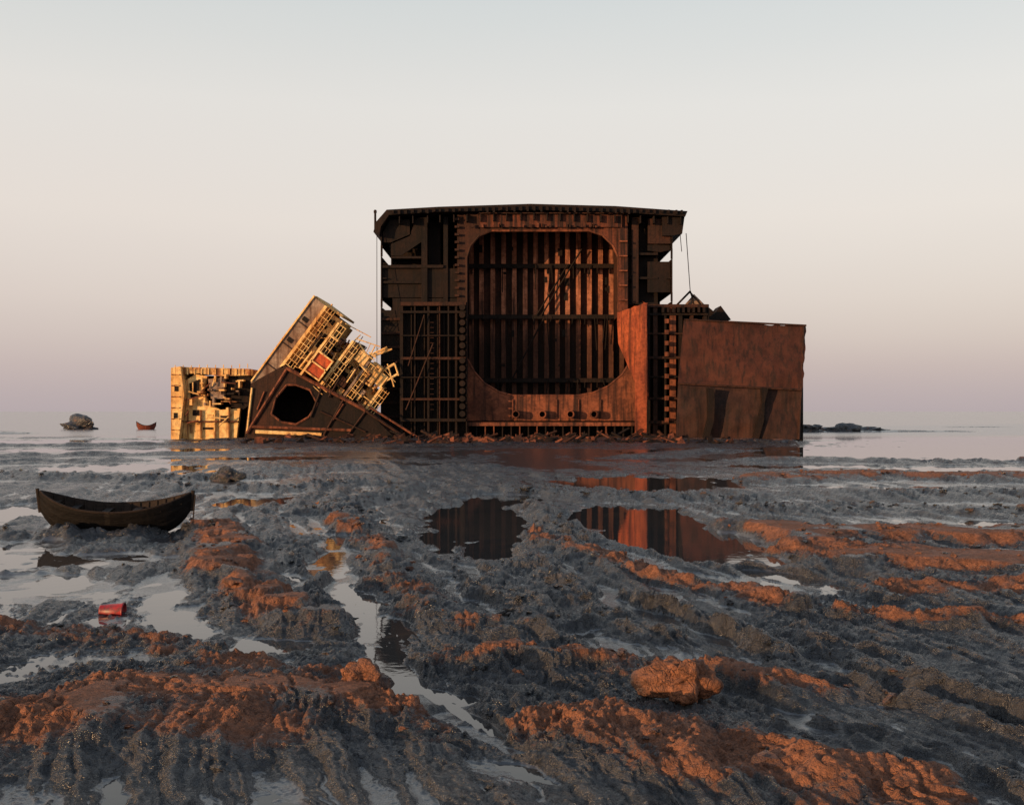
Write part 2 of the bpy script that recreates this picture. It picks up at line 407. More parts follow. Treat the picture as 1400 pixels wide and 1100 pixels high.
# water
wm, nt, p = newmat('tidal_water')
p.inputs['IOR'].default_value = 1.33
pos = N(nt, 'ShaderNodeNewGeometry').outputs['Position']
n1 = noise_node(nt, mapping(nt, pos, (.25, 1.0, 1)), .5, 4, .6)
sep = N(nt, 'ShaderNodeSeparateXYZ'); nt.links.new(pos, sep.inputs[0])
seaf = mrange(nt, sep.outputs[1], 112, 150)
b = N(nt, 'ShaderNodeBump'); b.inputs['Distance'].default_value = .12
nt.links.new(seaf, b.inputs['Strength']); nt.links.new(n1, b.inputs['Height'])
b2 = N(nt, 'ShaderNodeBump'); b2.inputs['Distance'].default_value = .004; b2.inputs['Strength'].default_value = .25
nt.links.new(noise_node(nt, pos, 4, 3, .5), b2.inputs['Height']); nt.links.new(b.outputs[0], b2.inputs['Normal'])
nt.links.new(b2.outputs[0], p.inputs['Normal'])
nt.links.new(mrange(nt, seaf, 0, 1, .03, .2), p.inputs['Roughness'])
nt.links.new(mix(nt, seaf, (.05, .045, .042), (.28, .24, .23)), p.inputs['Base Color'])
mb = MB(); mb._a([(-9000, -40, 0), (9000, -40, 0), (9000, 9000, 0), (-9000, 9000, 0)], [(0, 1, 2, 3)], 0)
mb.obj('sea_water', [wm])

# ------------------------------------------------------------------ tanker hull section
# image pixel coordinates projected from the camera onto a plane at depth Y
def X(u, Y=118.): return (u - 700) * Y / 1500
def Z(v, Y=118.): return 3 + (562 - v) * Y / 1500
def PL(pts, Y=118.): return [(X(a, Y), Z(b_, Y)) for a, b_ in pts]

ship = empty('tanker_hull_section', (2, 118, 0))
d = MB()
deck = PL([(512, 319), (516, 305), (530, 289), (600, 285), (725, 281), (840, 284), (938, 291), (935, 298), (840, 292), (725, 289), (600, 292), (533, 296), (522, 312), (520, 324)])
d.prism(deck, 117.0, 152, 0)
d.prism(PL([(905, 297.5), (935, 298.5), (932, 320), (918, 323), (905, 323)]), 117.6, 151.5, 0)
for i in range(44):
    u = 538 + i * 9.1 + random.uniform(-1, 1)
    v = 283 + abs(u - 725) / 200 * 6
    d.box(X(u), X(u + 2.6), 116.7, 116.98, Z(v + random.uniform(5, 9)), Z(v + 1), 0)
    if i % 2: d.box(X(u), X(u + 1.5), 117.2, 121, Z(v + 19), Z(v + 9), 0)
    if random.random() < .3: d.cyl((X(u), 118, Z(v)), (X(u), 118, Z(v - random.uniform(1, 3))), .05, 0, 5)
d.obj('deck', [DARK], ship)
sh = MB()
for (u, sgn) in ((522, -1), (918, 1)):
    x0 = X(u); x1 = x0 + .12 * sgn
    holes = [(354, 340), (412, 400)]
    if sgn < 0: holes = [(420, 409), (351, 336)]
    zc = [Z(601)]
    for a_, c_ in sorted(holes, reverse=True): zc += [Z(a_), Z(c_)]
    zc.append(Z(300 if sgn > 0 else 320))
    for i in range(0, len(zc), 2): sh.box(x0, x1, 118, 151, zc[i], zc[i + 1], 0)
    for i in range(1, len(zc) - 1, 2):
        sh.box(x0, x1, 128, 151, zc[i], zc[i + 1], 0); sh.box(x0 - .1 * sgn, x1, 117.9, 118.0, zc[i], zc[i + 1], 0)
    for k in range(13):
        z = Z(586 - k * 20.5)
        if all(not (Z(a_) - .6 < z < Z(c_) + .6) for a_, c_ in holes):
            sh.box(x0 - .5 * sgn, x0 - .003 * sgn, 118.1, 126.8, z, z + .12, 0)
sh.box(X(521), X(918), 151, 151.2, Z(601), Z(300), 0)
sh.obj('side_shell', [DARK], ship)
w = MB()
w.box(X(540), X(626), 127, 127.2, Z(601), Z(296), 0)
w.box(X(523), X(540), 127, 127.2, Z(601), Z(430), 0)
for i in range(1, 9): w.box(X(534 + i * 10), X(536 + i * 10), 126.3, 126.998, Z(600), Z(297), 0)
for v in (384, 470): w.box(X(523), X(584), 118.15, 126.2, Z(v + 3), Z(v), 0)
w.box(X(534), X(584), 118.15, 126.2, Z(353), Z(350), 0)
w.box(X(576), X(584), 118.1, 121, Z(413), Z(297), 0)
w.box(X(536), X(600), 120.5, 120.7, Z(413), Z(297), 0)
w.prism(PL([(534, 349), (548, 349), (576, 330), (576, 297), (568, 297), (560, 322), (534, 333)]), 118.3, 118.5, 0)
w.prism(PL([(523, 331), (534, 331), (560, 320), (560, 300), (533, 300), (523, 318)]), 118.2, 118.45, 0)
w.box(X(606), X(612), 118.3, 120, Z(413), Z(296), 0)
w.box(X(523), X(606), 118.05, 118.3, Z(366), Z(362), 0)
w.box(X(523), X(550), 117.9, 118.1, Z(600), Z(424), 0)
w.box(X(523), X(626), 118.5, 118.7, Z(406), Z(366), 0)
w.box(X(536), X(626), 118.5, 118.7, Z(600), Z(407), 0)
for k in range(9): w.box(X(523), X(549), 117.6, 117.898, Z(590 - k * 19), Z(587 - k * 19), 1)
w.box(X(858), X(904), 126, 126.2, Z(601), Z(297), 0)
for i in range(5): w.box(X(862 + i * 9), X(864.5 + i * 9), 125.2, 125.998, Z(600), Z(298), 0)
for v in (345, 378, 413): w.box(X(861), X(900), 118.3, 125.1, Z(v + 3), Z(v), 0)
w.box(X(864), X(873), 118.1, 118.3, Z(414), Z(297), 1)
w.box(X(860), X(902), 119.6, 119.8, Z(414), Z(297), 0)
w.box(X(886), X(917), 118.05, 118.3, Z(333), Z(299), 1)
w.prism(PL([(886, 334), (904, 334), (917, 334.5), (917, 341), (904, 344), (886, 342)]), 118.32, 118.5, 0)
w.box(X(886), X(917), 118.4, 118.6, Z(399), Z(357), 0)
w.obj('wing_tanks', [DARK, BROWN], ship)
r = MB()
r.prism(PL([(738, 290), (625, 293), (625, 480), (638, 480), (638, 352), (643, 336), (655, 322), (672, 315), (738, 314)]), 118, 118.35, 0)
r.prism(PL([(625, 480), (625, 575), (738, 575), (738, 541), (700, 541), (682, 536), (662, 524), (648, 508), (638, 490), (638, 480)]), 118, 118.35, 1)
r.prism(PL([(738, 290), (738, 314), (806, 315), (824, 321), (838, 335), (846, 352), (846, 430), (858, 430), (858, 292)]), 118, 118.35, 2)
r.prism(PL([(858, 430), (868, 430), (868, 476), (862, 495), (850, 513), (832, 528), (812, 537), (790, 541), (738, 541), (738, 575), (885, 575), (885, 428), (858, 428)]), 118, 118.35, 1)
inner = [(700, 541), (682, 536), (662, 524), (648, 508), (638, 490), (638, 352), (643, 336), (655, 322), (672, 315), (806, 315), (824, 321), (838, 335), (846, 352), (846, 430)]
innr2 = [(868, 440), (868, 476), (862, 495), (850, 513), (832, 528), (812, 537), (790, 541), (700, 541)]
for q_, seq in enumerate((inner, innr2)):
    for (a_, b_), (c_, e_) in zip(seq[:-1], seq[1:]):
        r.cyl((X(a_), 118.1, Z(b_)), (X(c_), 118.1, Z(e_)), .15, 0 if (a_ < 660 and b_ < 500) else 1, 6)
r.box(X(655), X(850), 117.7, 117.998, Z(311), Z(294), 2)
r.box(X(655), X(852), 117.3, 117.998, Z(293.6), Z(292), 0)
r.box(X(845), X(858), 117.6, 117.998, Z(426), Z(313), 2)
for v in (330, 350, 370, 390, 410): r.box(X(846), X(857), 117.3, 117.598, Z(v + 2), Z(v), 1)
for k in range(11): r.box(X(622), X(628), 117.5, 117.998, Z(302 + k * 10.4), Z(299 + k * 10.4), 0)
for v in (470, 500, 530): r.box(X(870), X(884), 117.6, 117.998, Z(v + 2), Z(v), 1)
for u in (672, 700, 760, 790, 820): r.box(X(u), X(u + 1.6), 117.8, 117.998, Z(572), Z(546), 1)
for i in range(24):
    u = random.uniform(640, 850); r.box(X(u), X(u + random.uniform(.8, 3)), 117.4, 117.69, Z(312), Z(312 - random.uniform(1, 6)), random.choice((0, 1)))
r.obj('web_frame', [BROWN, RUST, RUSTD], ship)
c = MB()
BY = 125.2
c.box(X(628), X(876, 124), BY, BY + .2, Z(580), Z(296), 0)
nst = 15
for i in range(nst):
    x = X(640) + i * 1.22 + random.uniform(-.05, .05)
    c.prism([(x, Z(575)), (x + .14, Z(575)), (x + .14, Z(298)), (x, Z(298))], BY - .6, BY - .002, 3)
    c.box(x - .18, x + .34, BY - .67, BY - .602, Z(575), Z(298), 3)
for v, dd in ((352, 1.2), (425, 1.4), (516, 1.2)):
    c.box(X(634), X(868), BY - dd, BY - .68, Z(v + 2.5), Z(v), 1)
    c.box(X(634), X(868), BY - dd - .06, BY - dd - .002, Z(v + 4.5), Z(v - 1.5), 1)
    for i in range(12):
        x = X(642 + i * 18); c.prism([(x, Z(v + 2.5)), (x + .08, Z(v + 2.5)), (x + .08, Z(v + 12)), (x, Z(v + 12))], BY - dd, BY - .68, 1)
c.box(X(634.5), X(636.5), 118.36, BY, Z(575), Z(296), 1)
c.box(X(846.5), X(848.5), 118.36, BY, Z(431), Z(296), 0)
c.sheet((X(884, 116.5), 116.5, Z(484, 116.5)), (X(872, 123.5), 123.5, Z(484, 123.5)), (X(872, 123.5), 123.5, Z(400)), (X(884, 116.5), 116.5, Z(415, 116.5)), 8, 8, .08, .1, 2, 3)
c.box(X(636), X(884), 118.36, BY, Z(556), Z(553), 1)
for a_, b_, e_, f_ in ((735, 425, 780, 352), (700, 516, 745, 430), (742, 425, 800, 330)):
    c.cyl((X(a_), BY - 1.6, Z(b_)), (X(e_), BY - 1.5, Z(f_)), .1, 1, 6)
for i in range(26):
    u = random.uniform(650, 840); v = random.choice((352, 425, 425, 516)); L = random.uniform(6, 50)
    c.cyl((X(u), BY - 1.45, Z(v)), (X(u + random.uniform(-5, 5)), BY - 1.5, Z(min(v + L, 540))), .06, 1, 5)
for i in range(18):
    u = random.uniform(645, 840); v = random.uniform(330, 520); x = X(u)
    c.box(x, x + random.uniform(.2, .6), BY - .75, BY - .68, Z(v), Z(v) + random.uniform(.2, .9), 1)
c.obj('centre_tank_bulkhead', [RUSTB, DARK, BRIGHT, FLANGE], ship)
q = MB()
q.sheet((X(846, 118.), 117.9, Z(470)), (X(884, 113.), 113., Z(560, 113)), (X(884, 113.), 113., Z(414, 113)), (X(843), 117.9, Z(427)), 10, 14, .1, .12, 0, 5, .15)
q.prism(PL([(884, 600), (868, 600), (868, 486), (876, 470), (880, 416), (884, 415)], 113), 112.9, 113.05, 0)
q.obj('red_wing_plate', [BRIGHT], ship)
bt = MB()
bt.box(X(560), X(930), 116, 150, Z(601, 116), Z(597, 116), 1)
bt.box(X(636), X(930), 117.3, 150, Z(596, 117), Z(576.5), 1)
bt.box(X(636), X(928), 115.6, 117.3, Z(580, 116), Z(578, 116), 0)
bt.box(X(636), X(928), 115.55, 115.62, Z(582, 116), Z(577, 116), 0)
for i in range(25):
    u = 640 + i * 11.6
    bt.box(X(u), X(u + 1.6), 115.8, 117.29, Z(596.5, 116), Z(582.2, 116), random.choice((0, 1, 1)))
for u in (705, 741, 779, 811):
    n = 14
    vs = []; R0 = .42; R1 = .30
    for y_, rr in ((116.8, R0), (118, R0), (118, R1), (116.8, R1)):
        for i in range(n):
            t = 2 * math.pi * i / n
            vs.append((X(u) + rr * math.cos(t), y_, Z(566) + rr * math.sin(t)))
    fs = []
    for k in (0, 2, 3):
        k2 = (k + 1) % 4
        for i in range(n): fs.append((k * n + i, k * n + (i + 1) % n, k2 * n + (i + 1) % n, k2 * n + i))
    bt._a(vs, fs, 0)
    bt.cyl((X(u), 117.8, Z(566)), (X(u), 117.99, Z(566)), .31, 1, n)
bt.box(X(527), X(640), 117.3, 150, Z(601, 117), Z(576), 1)
bt.obj('double_bottom', [RUST, DARK, BRIGHT], ship)
def lattice(u0, u1, v0, v1, Y, posts, bars, back=4.2):
    L = MB()
    for a_, wd, mi in posts: L.box(X(a_, Y), X(a_ + wd, Y), Y, Y + 1.0, Z(v1, Y), Z(v0 + 1, Y), mi)
    for v, t, mi in bars: L.box(X(u0, Y), X(u1, Y), Y - .18, Y - .002, Z(v + t, Y), Z(v, Y), mi)
    L.box(X(u0, Y), X(u1, Y), Y + back, Y + back + .1, Z(v1, Y), Z(v0, Y), 0)
    for i in range(int((u1 - u0) / 9)):
        L.box(X(u0 + 4 + i * 9, Y), X(u0 + 5.5 + i * 9, Y), Y + back - .5, Y + back - .002, Z(v1, Y), Z(v0 + 2, Y), 0)
    L.box(X(u0, Y), X(u1, Y), Y + .1, Y + back, Z(v0 + 2, Y), Z(v0, Y), 0)
    L.box(X(u0, Y) - .1, X(u0, Y) - .002, Y, Y + back, Z(v1, Y), Z(v0, Y), 0)
    L.box(X(u1, Y) + .002, X(u1, Y) + .1, Y, Y + back, Z(v1, Y), Z(v0, Y), 0)
    return L
L = lattice(548, 637, 413, 602, 114.5, [(548, 3, 0), (566, 2, 0), (584, 3, 0), (600, 1.6, 1), (612, 2, 0), (622, 3, 0)],
            [(413, 5, 1), (425, 3, 0), (458, 1.5, 0), (488, 3.5, 1), (515, 1.5, 0), (544, 3, 1), (572, 4, 0)], 1.0)
for k in range(15):
    v = 420 + k * 10.4
    L.cyl((X(632, 114), 113.9, Z(v, 114)), (X(632, 114), 114.6, Z(v, 114)), .32, 0, 10)
L.cyl((X(558, 114), 114.1, Z(500, 114)), (X(580, 114), 114.1, Z(430, 114)), .07, 1, 6)
L.cyl((X(555, 114), 114.0, Z(560, 114)), (X(592, 114), 114.0, Z(470, 114)), .08, 1, 6)
for k in range(18): L.box(X(588, 114), X(593, 114), 114.0, 114.1, Z(560 - k * 7, 114), Z(559.2 - k * 7, 114), 1)
L.obj('port_side_tank', [DARK, BROWN], ship)
L = lattice(886, 968, 416, 603, 114.5, [(886, 3, 0), (893, 6, 1), (908, 3, 0), (916, 8, 2), (928, 5, 0), (944, 4, 1), (962, 5, 0)],
            [(416, 4, 1), (428, 3, 0), (455, 2, 1), (487, 3.5, 1), (514, 2, 0), (543, 3, 1), (575, 4, 1)], 2)
for k in range(9): L.box(X(905 + k * 7, 114), X(908 + k * 7, 114), 113.9, 114.3, Z(427, 114), Z(420, 114), 0)
for k in range(10): L.box(X(909, 114), X(914, 114), 113.8, 114.2, Z(442 + k * 15, 114), Z(436 + k * 15, 114), 2)
L.obj('starboard_side_tank', [DARK, BROWN, RUST], ship)
k = MB()
k.cyl((X(513), 118, Z(318)), (X(513), 118, Z(287)), .12, 0)
k.box(X(511), X(515), 117.9, 118.1, Z(291), Z(288), 0)
k.cyl((X(516), 117.5, Z(322)), (X(520), 115, Z(560, 115)), .035, 0, 5)
k.cyl((X(937), 117.5, Z(320)), (X(950), 121, Z(400, 121)), .045, 0, 5)
k.cyl((X(929), 117.5, Z(322)), (X(931), 117.5, Z(345)), .04, 0, 5)
k.cyl((X(950), 121, Z(400, 121)), (X(972), 121, Z(424, 121)), .1, 0, 6)
k.cyl((X(950), 121, Z(398, 121)), (X(928), 121, Z(420, 121)), .12, 0, 6)
k.cyl((X(950), 121, Z(398, 121)), (X(958), 121, Z(426, 121)), .08, 0, 6)
k.obj('mast_and_cables', [DARK], ship)
k = MB()
k.prism(PL([(935, 418), (949, 402), (966, 419)], 122), 122, 122.3, 0)
k.prism(PL([(968, 438), (983, 419), (997, 438)], 120), 119, 122.3, 1)
k.prism(PL([(938, 418), (968, 419), (1000, 446), (938, 446)], 121), 121, 121.3, 1)
k.obj('torn_plates', [GREY, DARK], ship)

# ------------------------------------------------------------------ shell plate on the right
plate = empty('hull_shell_plate', (24, 111, 0))
s = MB()
Yp = 110.
s.sheet((X(927, Yp), Yp, Z(524, Yp)), (X(1097, 109), 109, Z(536, 109)), (X(1102, 111), 111, Z(445, 111)), (X(935, 112), 112, Z(437, 112)), 40, 22, .3, .18, 0, 1, .2)
s.sheet((X(924, 109.), 109.2, Z(606, 109)), (X(1090, 107.6), 107.6, Z(614, 108)), (X(1096.5, 108.6), 108.6, Z(533, 108.8)), (X(927, 109.7), 109.7, Z(522, 109.7)), 40, 18, .4, .18, 1, 4)
s.obj('plates', [SHELL, SHELL2], plate, smooth=False)
s = MB()
def bracket(u, lean):
    Yb = 109.3
    s.prism(PL([(u, 530), (u + 9, 531), (u + 10 + lean, 550), (u + 9 + lean, 575), (u + 1 + lean, 603), (u - 7 + lean, 604), (u + 1 + lean, 572), (u + 1, 550)], Yb - 1), Yb - 1.5, Yb - .7, 0)
bracket(966, 0); bracket(1040, -6)
s.cyl((X(928, 109), 109.4, Z(524, 109)), (X(1096, 108.3), 108.3, Z(533, 108.3)), .12, 1, 6)
s.cyl((X(1102, 110), 110.9, Z(446, 110.6)), (X(1091, 107.6), 107.5, Z(612, 107.8)), .14, 1, 6)
s.cyl((X(935, 112), 111.9, Z(437, 112)), (X(1102, 111), 110.9, Z(445, 111)), .1, 1, 6)
s.box(X(935, 108), X(1092, 108), 106.8, 109.4, -.1, .25, 0)
s.obj('brackets', [DARK, BROWN], plate)
s = MB()
for u in (940, 980, 1020, 1060, 1094):
    s.box(X(u, 113), X(u + 2, 113), 112.4, 113.4, 0, Z(450, 113), 0)
s.obj('backing_frames', [DARK], plate)

# ------------------------------------------------------------------ leaning superstructure section
sup = empty('toppled_superstructure', (-20, 114, 0))
m_ = MB(); YS = 113.
m_.prism(PL([(405, 603), (334, 603), (335, 590), (343, 524), (388, 499), (405, 508), (405, 526), (392, 526), (377, 544), (371, 566), (385, 577), (405, 580)], YS), YS, YS + .3, 0)
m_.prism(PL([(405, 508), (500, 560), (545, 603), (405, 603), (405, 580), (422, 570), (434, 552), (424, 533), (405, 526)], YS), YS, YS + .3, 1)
hole = [(392, 526), (377, 544), (371, 566), (385, 577), (405, 580), (422, 570), (434, 552), (424, 533), (405, 526), (392, 526)]
for (a_, b_), (c_, e_) in zip(hole[:-1], hole[1:]): m_.cyl((X(a_, YS), YS, Z(b_, YS)), (X(c_, YS), YS, Z(e_, YS)), .12, 2, 6)
m_.prism(PL([(341, 600), (346, 527), (392, 503), (496, 562), (535, 600)], YS + 6), YS + 6, YS + 6.2, 1)
m_.prism(PL([(334, 603), (335, 590), (343, 524), (346, 526), (338, 603)], YS), YS + .3, YS + 9, 0)
m_.prism(PL([(343, 524), (388, 499), (500, 560), (545, 603), (540, 603), (497, 563), (388, 503), (346, 527)], YS), YS + .3, YS + 9, 0)
for a_, b_, c_, e_, rr, mm in ((392, 505, 338, 592, .18, 2), (440, 530, 425, 570, .12, 0), (470, 546, 440, 600, .12, 0), (500, 562, 470, 602, .12, 0), (345, 583, 480, 588, .15, 2), (438, 562, 500, 590, .1, 0), (392, 503, 500, 561, .2, 2), (500, 561, 560, 602, .16, 0), (505, 556, 575, 600, .12, 2), (350, 590, 440, 594, .2, 3), (338, 592, 345, 530, .12, 3), (352, 560, 362, 535, .1, 2), (455, 575, 470, 552, .1, 2)):
    m_.cyl((X(a_, YS), YS - .14, Z(b_, YS)), (X(c_, YS), YS - .14, Z(e_, YS)), rr, mm, 6)
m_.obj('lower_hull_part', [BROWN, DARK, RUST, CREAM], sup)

ux, uz, vx, vz = .594, .804, .804, -.594
O = (335, 590); sc_ = 113 / 1500
def TS(b_, y, a_):
    return (X(O[0], 113) + (a_ * ux + b_ * vx) * sc_, y, Z(O[1], 113) + (a_ * uz + b_ * vz) * sc_)
h = MB(); h.T = TS
h.box(-35, -15, 113.4, 122, 58, 204, 0)
h.box(-36, -34, 113.2, 122.2, 60, 206, 1)
for a0 in (92, 128, 164): h.box(-34, -15.5, 113.3, 113.398, a0, a0 + 1.2, 2)
h.box(-15, -11, 113.0, 122.5, 100, 204, 1)
h.box(-34, 12, 113.9, 122, 204, 207, 1)
h.box(-11, 14, 114.6, 121, 114, 200, 1)
h.box(14, 17, 112.6, 122, 108, 196, 1)
h.box(17, 44, 115.6, 121, 112, 176, 1)
h.box(44, 47, 112.8, 122, 108, 188, 1)
h.box(47, 78, 115.2, 121, 110, 168, 1)
h.box(78, 81, 113.0, 121.5, 112, 178, 0)
h.box(81, 112, 115.4, 120, 116, 150, 1)
h.box(-14, 132, 113.2, 122, 104, 108, 2)
h.box(112, 115, 113.6, 121, 112, 160, 1)
for a0 in range(122, 196, 11): h.box(-6, 2, 114.5, 114.62, a0, a0 + 5, 3)
for a0 in range(120, 170, 13): h.box(22, 30, 115.5, 115.62, a0, a0 + 6, 3)
for a0 in range(116, 160, 12): h.box(54, 63, 115.1, 115.22, a0, a0 + 6, 3)
for a0 in range(120, 146, 11): h.box(88, 95, 115.3, 115.42, a0, a0 + 6, 3)
h.box(4, 12, 114.5, 114.62, 150, 172, 3)
h.box(-30, -22, 113.3, 113.42, 134, 140, 3); h.box(-30, -22, 113.3, 113.42, 169, 175, 3)
h.box(50, 72, 113.6, 115.0, 126, 140, 2)
h.box(18, 40, 112.4, 114.2, 118, 148, 4)
for b0, b1, a0, a1 in ((16, 42, 116, 118), (16, 42, 148, 150), (16, 18, 118, 148), (40, 42, 118, 148), (16, 42, 132, 134)):
    h.box(b0, b1, 112.2, 112.398, a0, a1, 1)
rnd = random.Random(3)
for i in range(110):
    b0 = rnd.uniform(-9, 108); amax = 192 - max(0, b0 - 10) * .35; a0 = rnd.uniform(108, amax)
    sb = rnd.uniform(1, 7); sa = rnd.uniform(1, 12); y0 = rnd.uniform(113.2, 115.3)
    h.box(b0, b0 + sb, y0, y0 + rnd.uniform(.3, 1.2), a0, a0 + sa, rnd.choice((0, 1, 5, 2, 3, 3)))
h.obj('deck_houses', [GREY, CREAM, BROWN, DARK, REDP, CREAMR], sup)
g = MB()
def bar(a1, b1, y1, a2, b2, y2, r_=.05, mi=0): g.cyl(TS(b1, y1, a1), TS(b2, y2, a2), r_, mi, 6)
for bb, yy, aa0, aa1 in ((14, 112.7, 150, 196), (44, 112.9, 110, 188), (78, 113.1, 114, 178), (112, 113.6, 112, 160), (-12, 113.0, 108, 204)):
    for dd in (5, 10, 14): bar(aa0, bb + dd, yy, aa1, bb + dd, yy, .035)
    for t in range(int((aa1 - aa0) / 9) + 1): bar(aa0 + t * 9, bb, yy, aa0 + t * 9, bb + 14, yy, .04)
for i in range(70):
    a0 = rnd.uniform(105, 190); b0 = rnd.uniform(-5, 105); y0 = rnd.uniform(112.4, 115)
    if rnd.random() < .5: bar(a0, b0, y0, min(a0 + rnd.uniform(10, 30), 200), b0 + rnd.uniform(-3, 3), y0, rnd.uniform(.03, .11), rnd.choice((0, 1, 1)))
    else: bar(a0, b0, y0, a0 + rnd.uniform(-5, 5), b0 + rnd.uniform(8, 22), y0, rnd.uniform(.03, .11), rnd.choice((0, 0, 1)))
for o_ in (0, 7):
    bar(165 + o_, 62 + o_, 114, 208 + o_ * .3, 86 + o_, 114, .09)
for t in range(7): bar(165 + t * 6, 62 + t * 3.4, 114, 175 + t * 5.5, 71 + t * 3.2, 114, .05)
bar(160, 92, 114, 196, 108, 114, .14); bar(196, 108, 114, 186, 122, 114, .1); bar(150, 104, 114, 188, 120, 114, .12); bar(190, 100, 114, 170, 126, 114, .08)
bar(204, -10, 114, 211, -10, 114, .1); bar(200, 20, 114, 206, 60, 114, .05); bar(192, 44, 114, 203, 78, 114, .06)
g.T = TS
g.box(84, 100, 113.6, 116, 150, 182, 0); g.box(101, 112, 113.8, 116, 158, 176, 0); g.box(60, 76, 113.4, 116, 168, 184, 0); g.box(86, 92, 113.5, 113.598, 156, 166, 1)
g.T = None
g.obj('rails_and_pipes', [CREAM, BROWN], sup)

# ------------------------------------------------------------------ small deckhouse fragment at the far left
blk = empty('deckhouse_wreck', (-32, 115, 0))
e = MB(); YB = 114.5
def P2(pts): return PL(pts, YB)
e.prism(P2([(236, 503), (249, 501), (254, 540), (247, 600), (236, 600)]), YB - .6, YB + 6, 0)
for k in range(6): e.box(X(237, YB), X(248, YB), YB - .72, YB - .602, Z(588 - k * 15, YB), Z(586.5 - k * 15, YB), 4)
e.box(X(241, YB), X(246, YB), YB - .66, YB - .602, Z(535, YB), Z(526, YB), 2); e.box(X(240, YB), X(245, YB), YB - .66, YB - .602, Z(572, YB), Z(564, YB), 2)
e.prism(P2([(249, 501.5), (341, 504), (341, 513), (300, 514), (270, 510), (250, 511)]), YB, YB + 6, 4)
for k in range(9): e.box(X(256 + k * 9.5, YB), X(257.5 + k * 9.5, YB), YB - .1, YB - .002, Z(512, YB), Z(504, YB), 0)
e.prism(P2([(252, 520), (266, 511), (282, 514), (276, 535), (284, 552), (300, 560), (327, 558), (322, 600), (248, 600), (254, 545)]), YB + .4, YB + 1, 0)
for k, (u, v, a_, b_) in enumerate(((262, 560, 9, 8), (282, 566, 8, 6), (300, 568, 12, 9), (258, 580, 5, 12), (276, 584, 14, 3), (268, 548, 5, 5))):
    e.box(X(u, YB), X(u + a_, YB), YB + .34, YB + .398, Z(v + b_, YB), Z(v, YB), 2 if k % 2 == 0 else 4)
for u in (255, 273, 292, 312): e.box(X(u, YB), X(u + 1.6, YB), YB + .1, YB + .33, Z(599, YB), Z(560, YB), 4)
e.box(X(252, YB), X(325, YB), YB + .05, YB + .33, Z(577, YB), Z(575, YB), 3)
e.prism(P2([(250, 511), (341, 513), (338, 600), (250, 600)]), YB + 5.5, YB + 6, 2)
e.prism(P2([(312, 514.5), (340, 514.5), (341, 552), (330, 560), (314, 556), (308, 535)]), YB + .6, YB + 5, 2)
e.prism(P2([(284, 518), (306, 516), (306, 545), (288, 545)]), YB + .1, YB + 3, 1)
e.prism(P2([(258, 524), (272, 518), (270, 540), (260, 546)]), YB + .2, YB + .38, 2)
for i in range(34):
    u = rnd.uniform(254, 330); v = rnd.uniform(512, 562); wq = rnd.uniform(2, 14); hq = rnd.uniform(1, 3.5)
    if rnd.random() < .5: wq, hq = hq, wq
    e.prism(P2([(u, v), (u + wq, v + rnd.uniform(-1, 1)), (u + wq, v + hq), (u, v + hq)]), YB - rnd.uniform(0, .5), YB + .7, rnd.choice((0, 4, 0, 1, 2)))
for i in range(10):
    u = 240 + i * 11; e.cyl((X(u, YB), YB - .1, Z(503, YB)), (X(u, YB), YB - .1, Z(500 - rnd.random() * 3, YB)), .05, 0, 5)
for i in range(12):
    u = rnd.uniform(250, 330); v = rnd.uniform(515, 585)
    e.cyl((X(u, YB), YB - .3, Z(v, YB)), (X(u + rnd.uniform(-25, 25), YB), YB - .3, Z(v + rnd.uniform(-10, 20), YB)), .07, rnd.choice((0, 3)), 6)
e.obj('walls', [CREAM, GREY, DARK, RUST, CREAMR], blk)

# ------------------------------------------------------------------ rocks / clod helper
def lump(mb, c, r, seed, sub=3, stretch=(1, 1, 1), tip=None, amp=.35, m=0):
    bm = bmesh.new(); bmesh.ops.create_icosphere(bm, subdivisions=sub, radius=1)
    for v in bm.verts:
        d_ = v.co.copy()
        k_ = 1 + amp * mnoise.noise(d_ * 1.3 + Vector((seed, 0, 0))) * 1.6 + amp * .6 * mnoise.noise(d_ * 3.1 + Vector((0, seed, 0))) + amp * .22 * mnoise.noise(d_ * 8 + Vector((0, 0, seed)))
        if tip: k_ += tip[1] * max(0, d_.dot(Vector(tip[0]).normalized())) ** 6
        v.co = Vector((d_.x * stretch[0], d_.y * stretch[1], d_.z * stretch[2])) * k_ * r
    bm.verts.index_update()
    mb._a([Vector(c) + v.co for v in bm.verts], [[v.index for v in f.verts] for f in bm.faces], m)
    bm.free()

# ------------------------------------------------------------------ debris strip at the foot of the wrecks
db = MB()
for i in range(380):
    u = rnd.uniform(330, 1000) if i % 3 else rnd.uniform(540, 930); Yd = rnd.uniform(98, 113.5); x = X(u, Yd); z = max(0, zat(x, Yd))
    k_ = rnd.random()
    if k_ < .45:
        L_ = rnd.uniform(.3, 1.9); an = rnd.uniform(0, 3.14); up = rnd.uniform(-.05, .45)
        db.cyl((x, Yd, z), (x + L_ * math.cos(an), Yd + .4 * L_ * math.sin(an), z + up * L_ + .1), rnd.uniform(.05, .16), rnd.choice((0, 1, 2)), 5)
    elif k_ < .75:
        r_ = rnd.uniform(.12, .45); lump(db, (x, Yd, z + r_ * .1), r_, rnd.uniform(0, 99), 2, (1.4, .9, .6), None, .7, rnd.choice((0, 1, 1)))
    else:
        a_ = rnd.uniform(.2, .9); b_ = rnd.uniform(.2, .7)
        db._a([(x, Yd, z - .1), (x + a_, Yd + rnd.uniform(-.4, .4), z - .05), (x + a_ * .8, Yd + .3, z + b_), (x + rnd.uniform(-.2, .2), Yd + .2, z + b_ * rnd.uniform(.3, 1))], [(0, 1, 2, 3)], rnd.choice((0, 1, 2)))
db.obj('scrap_debris', [DARK, BROWN, RUST])

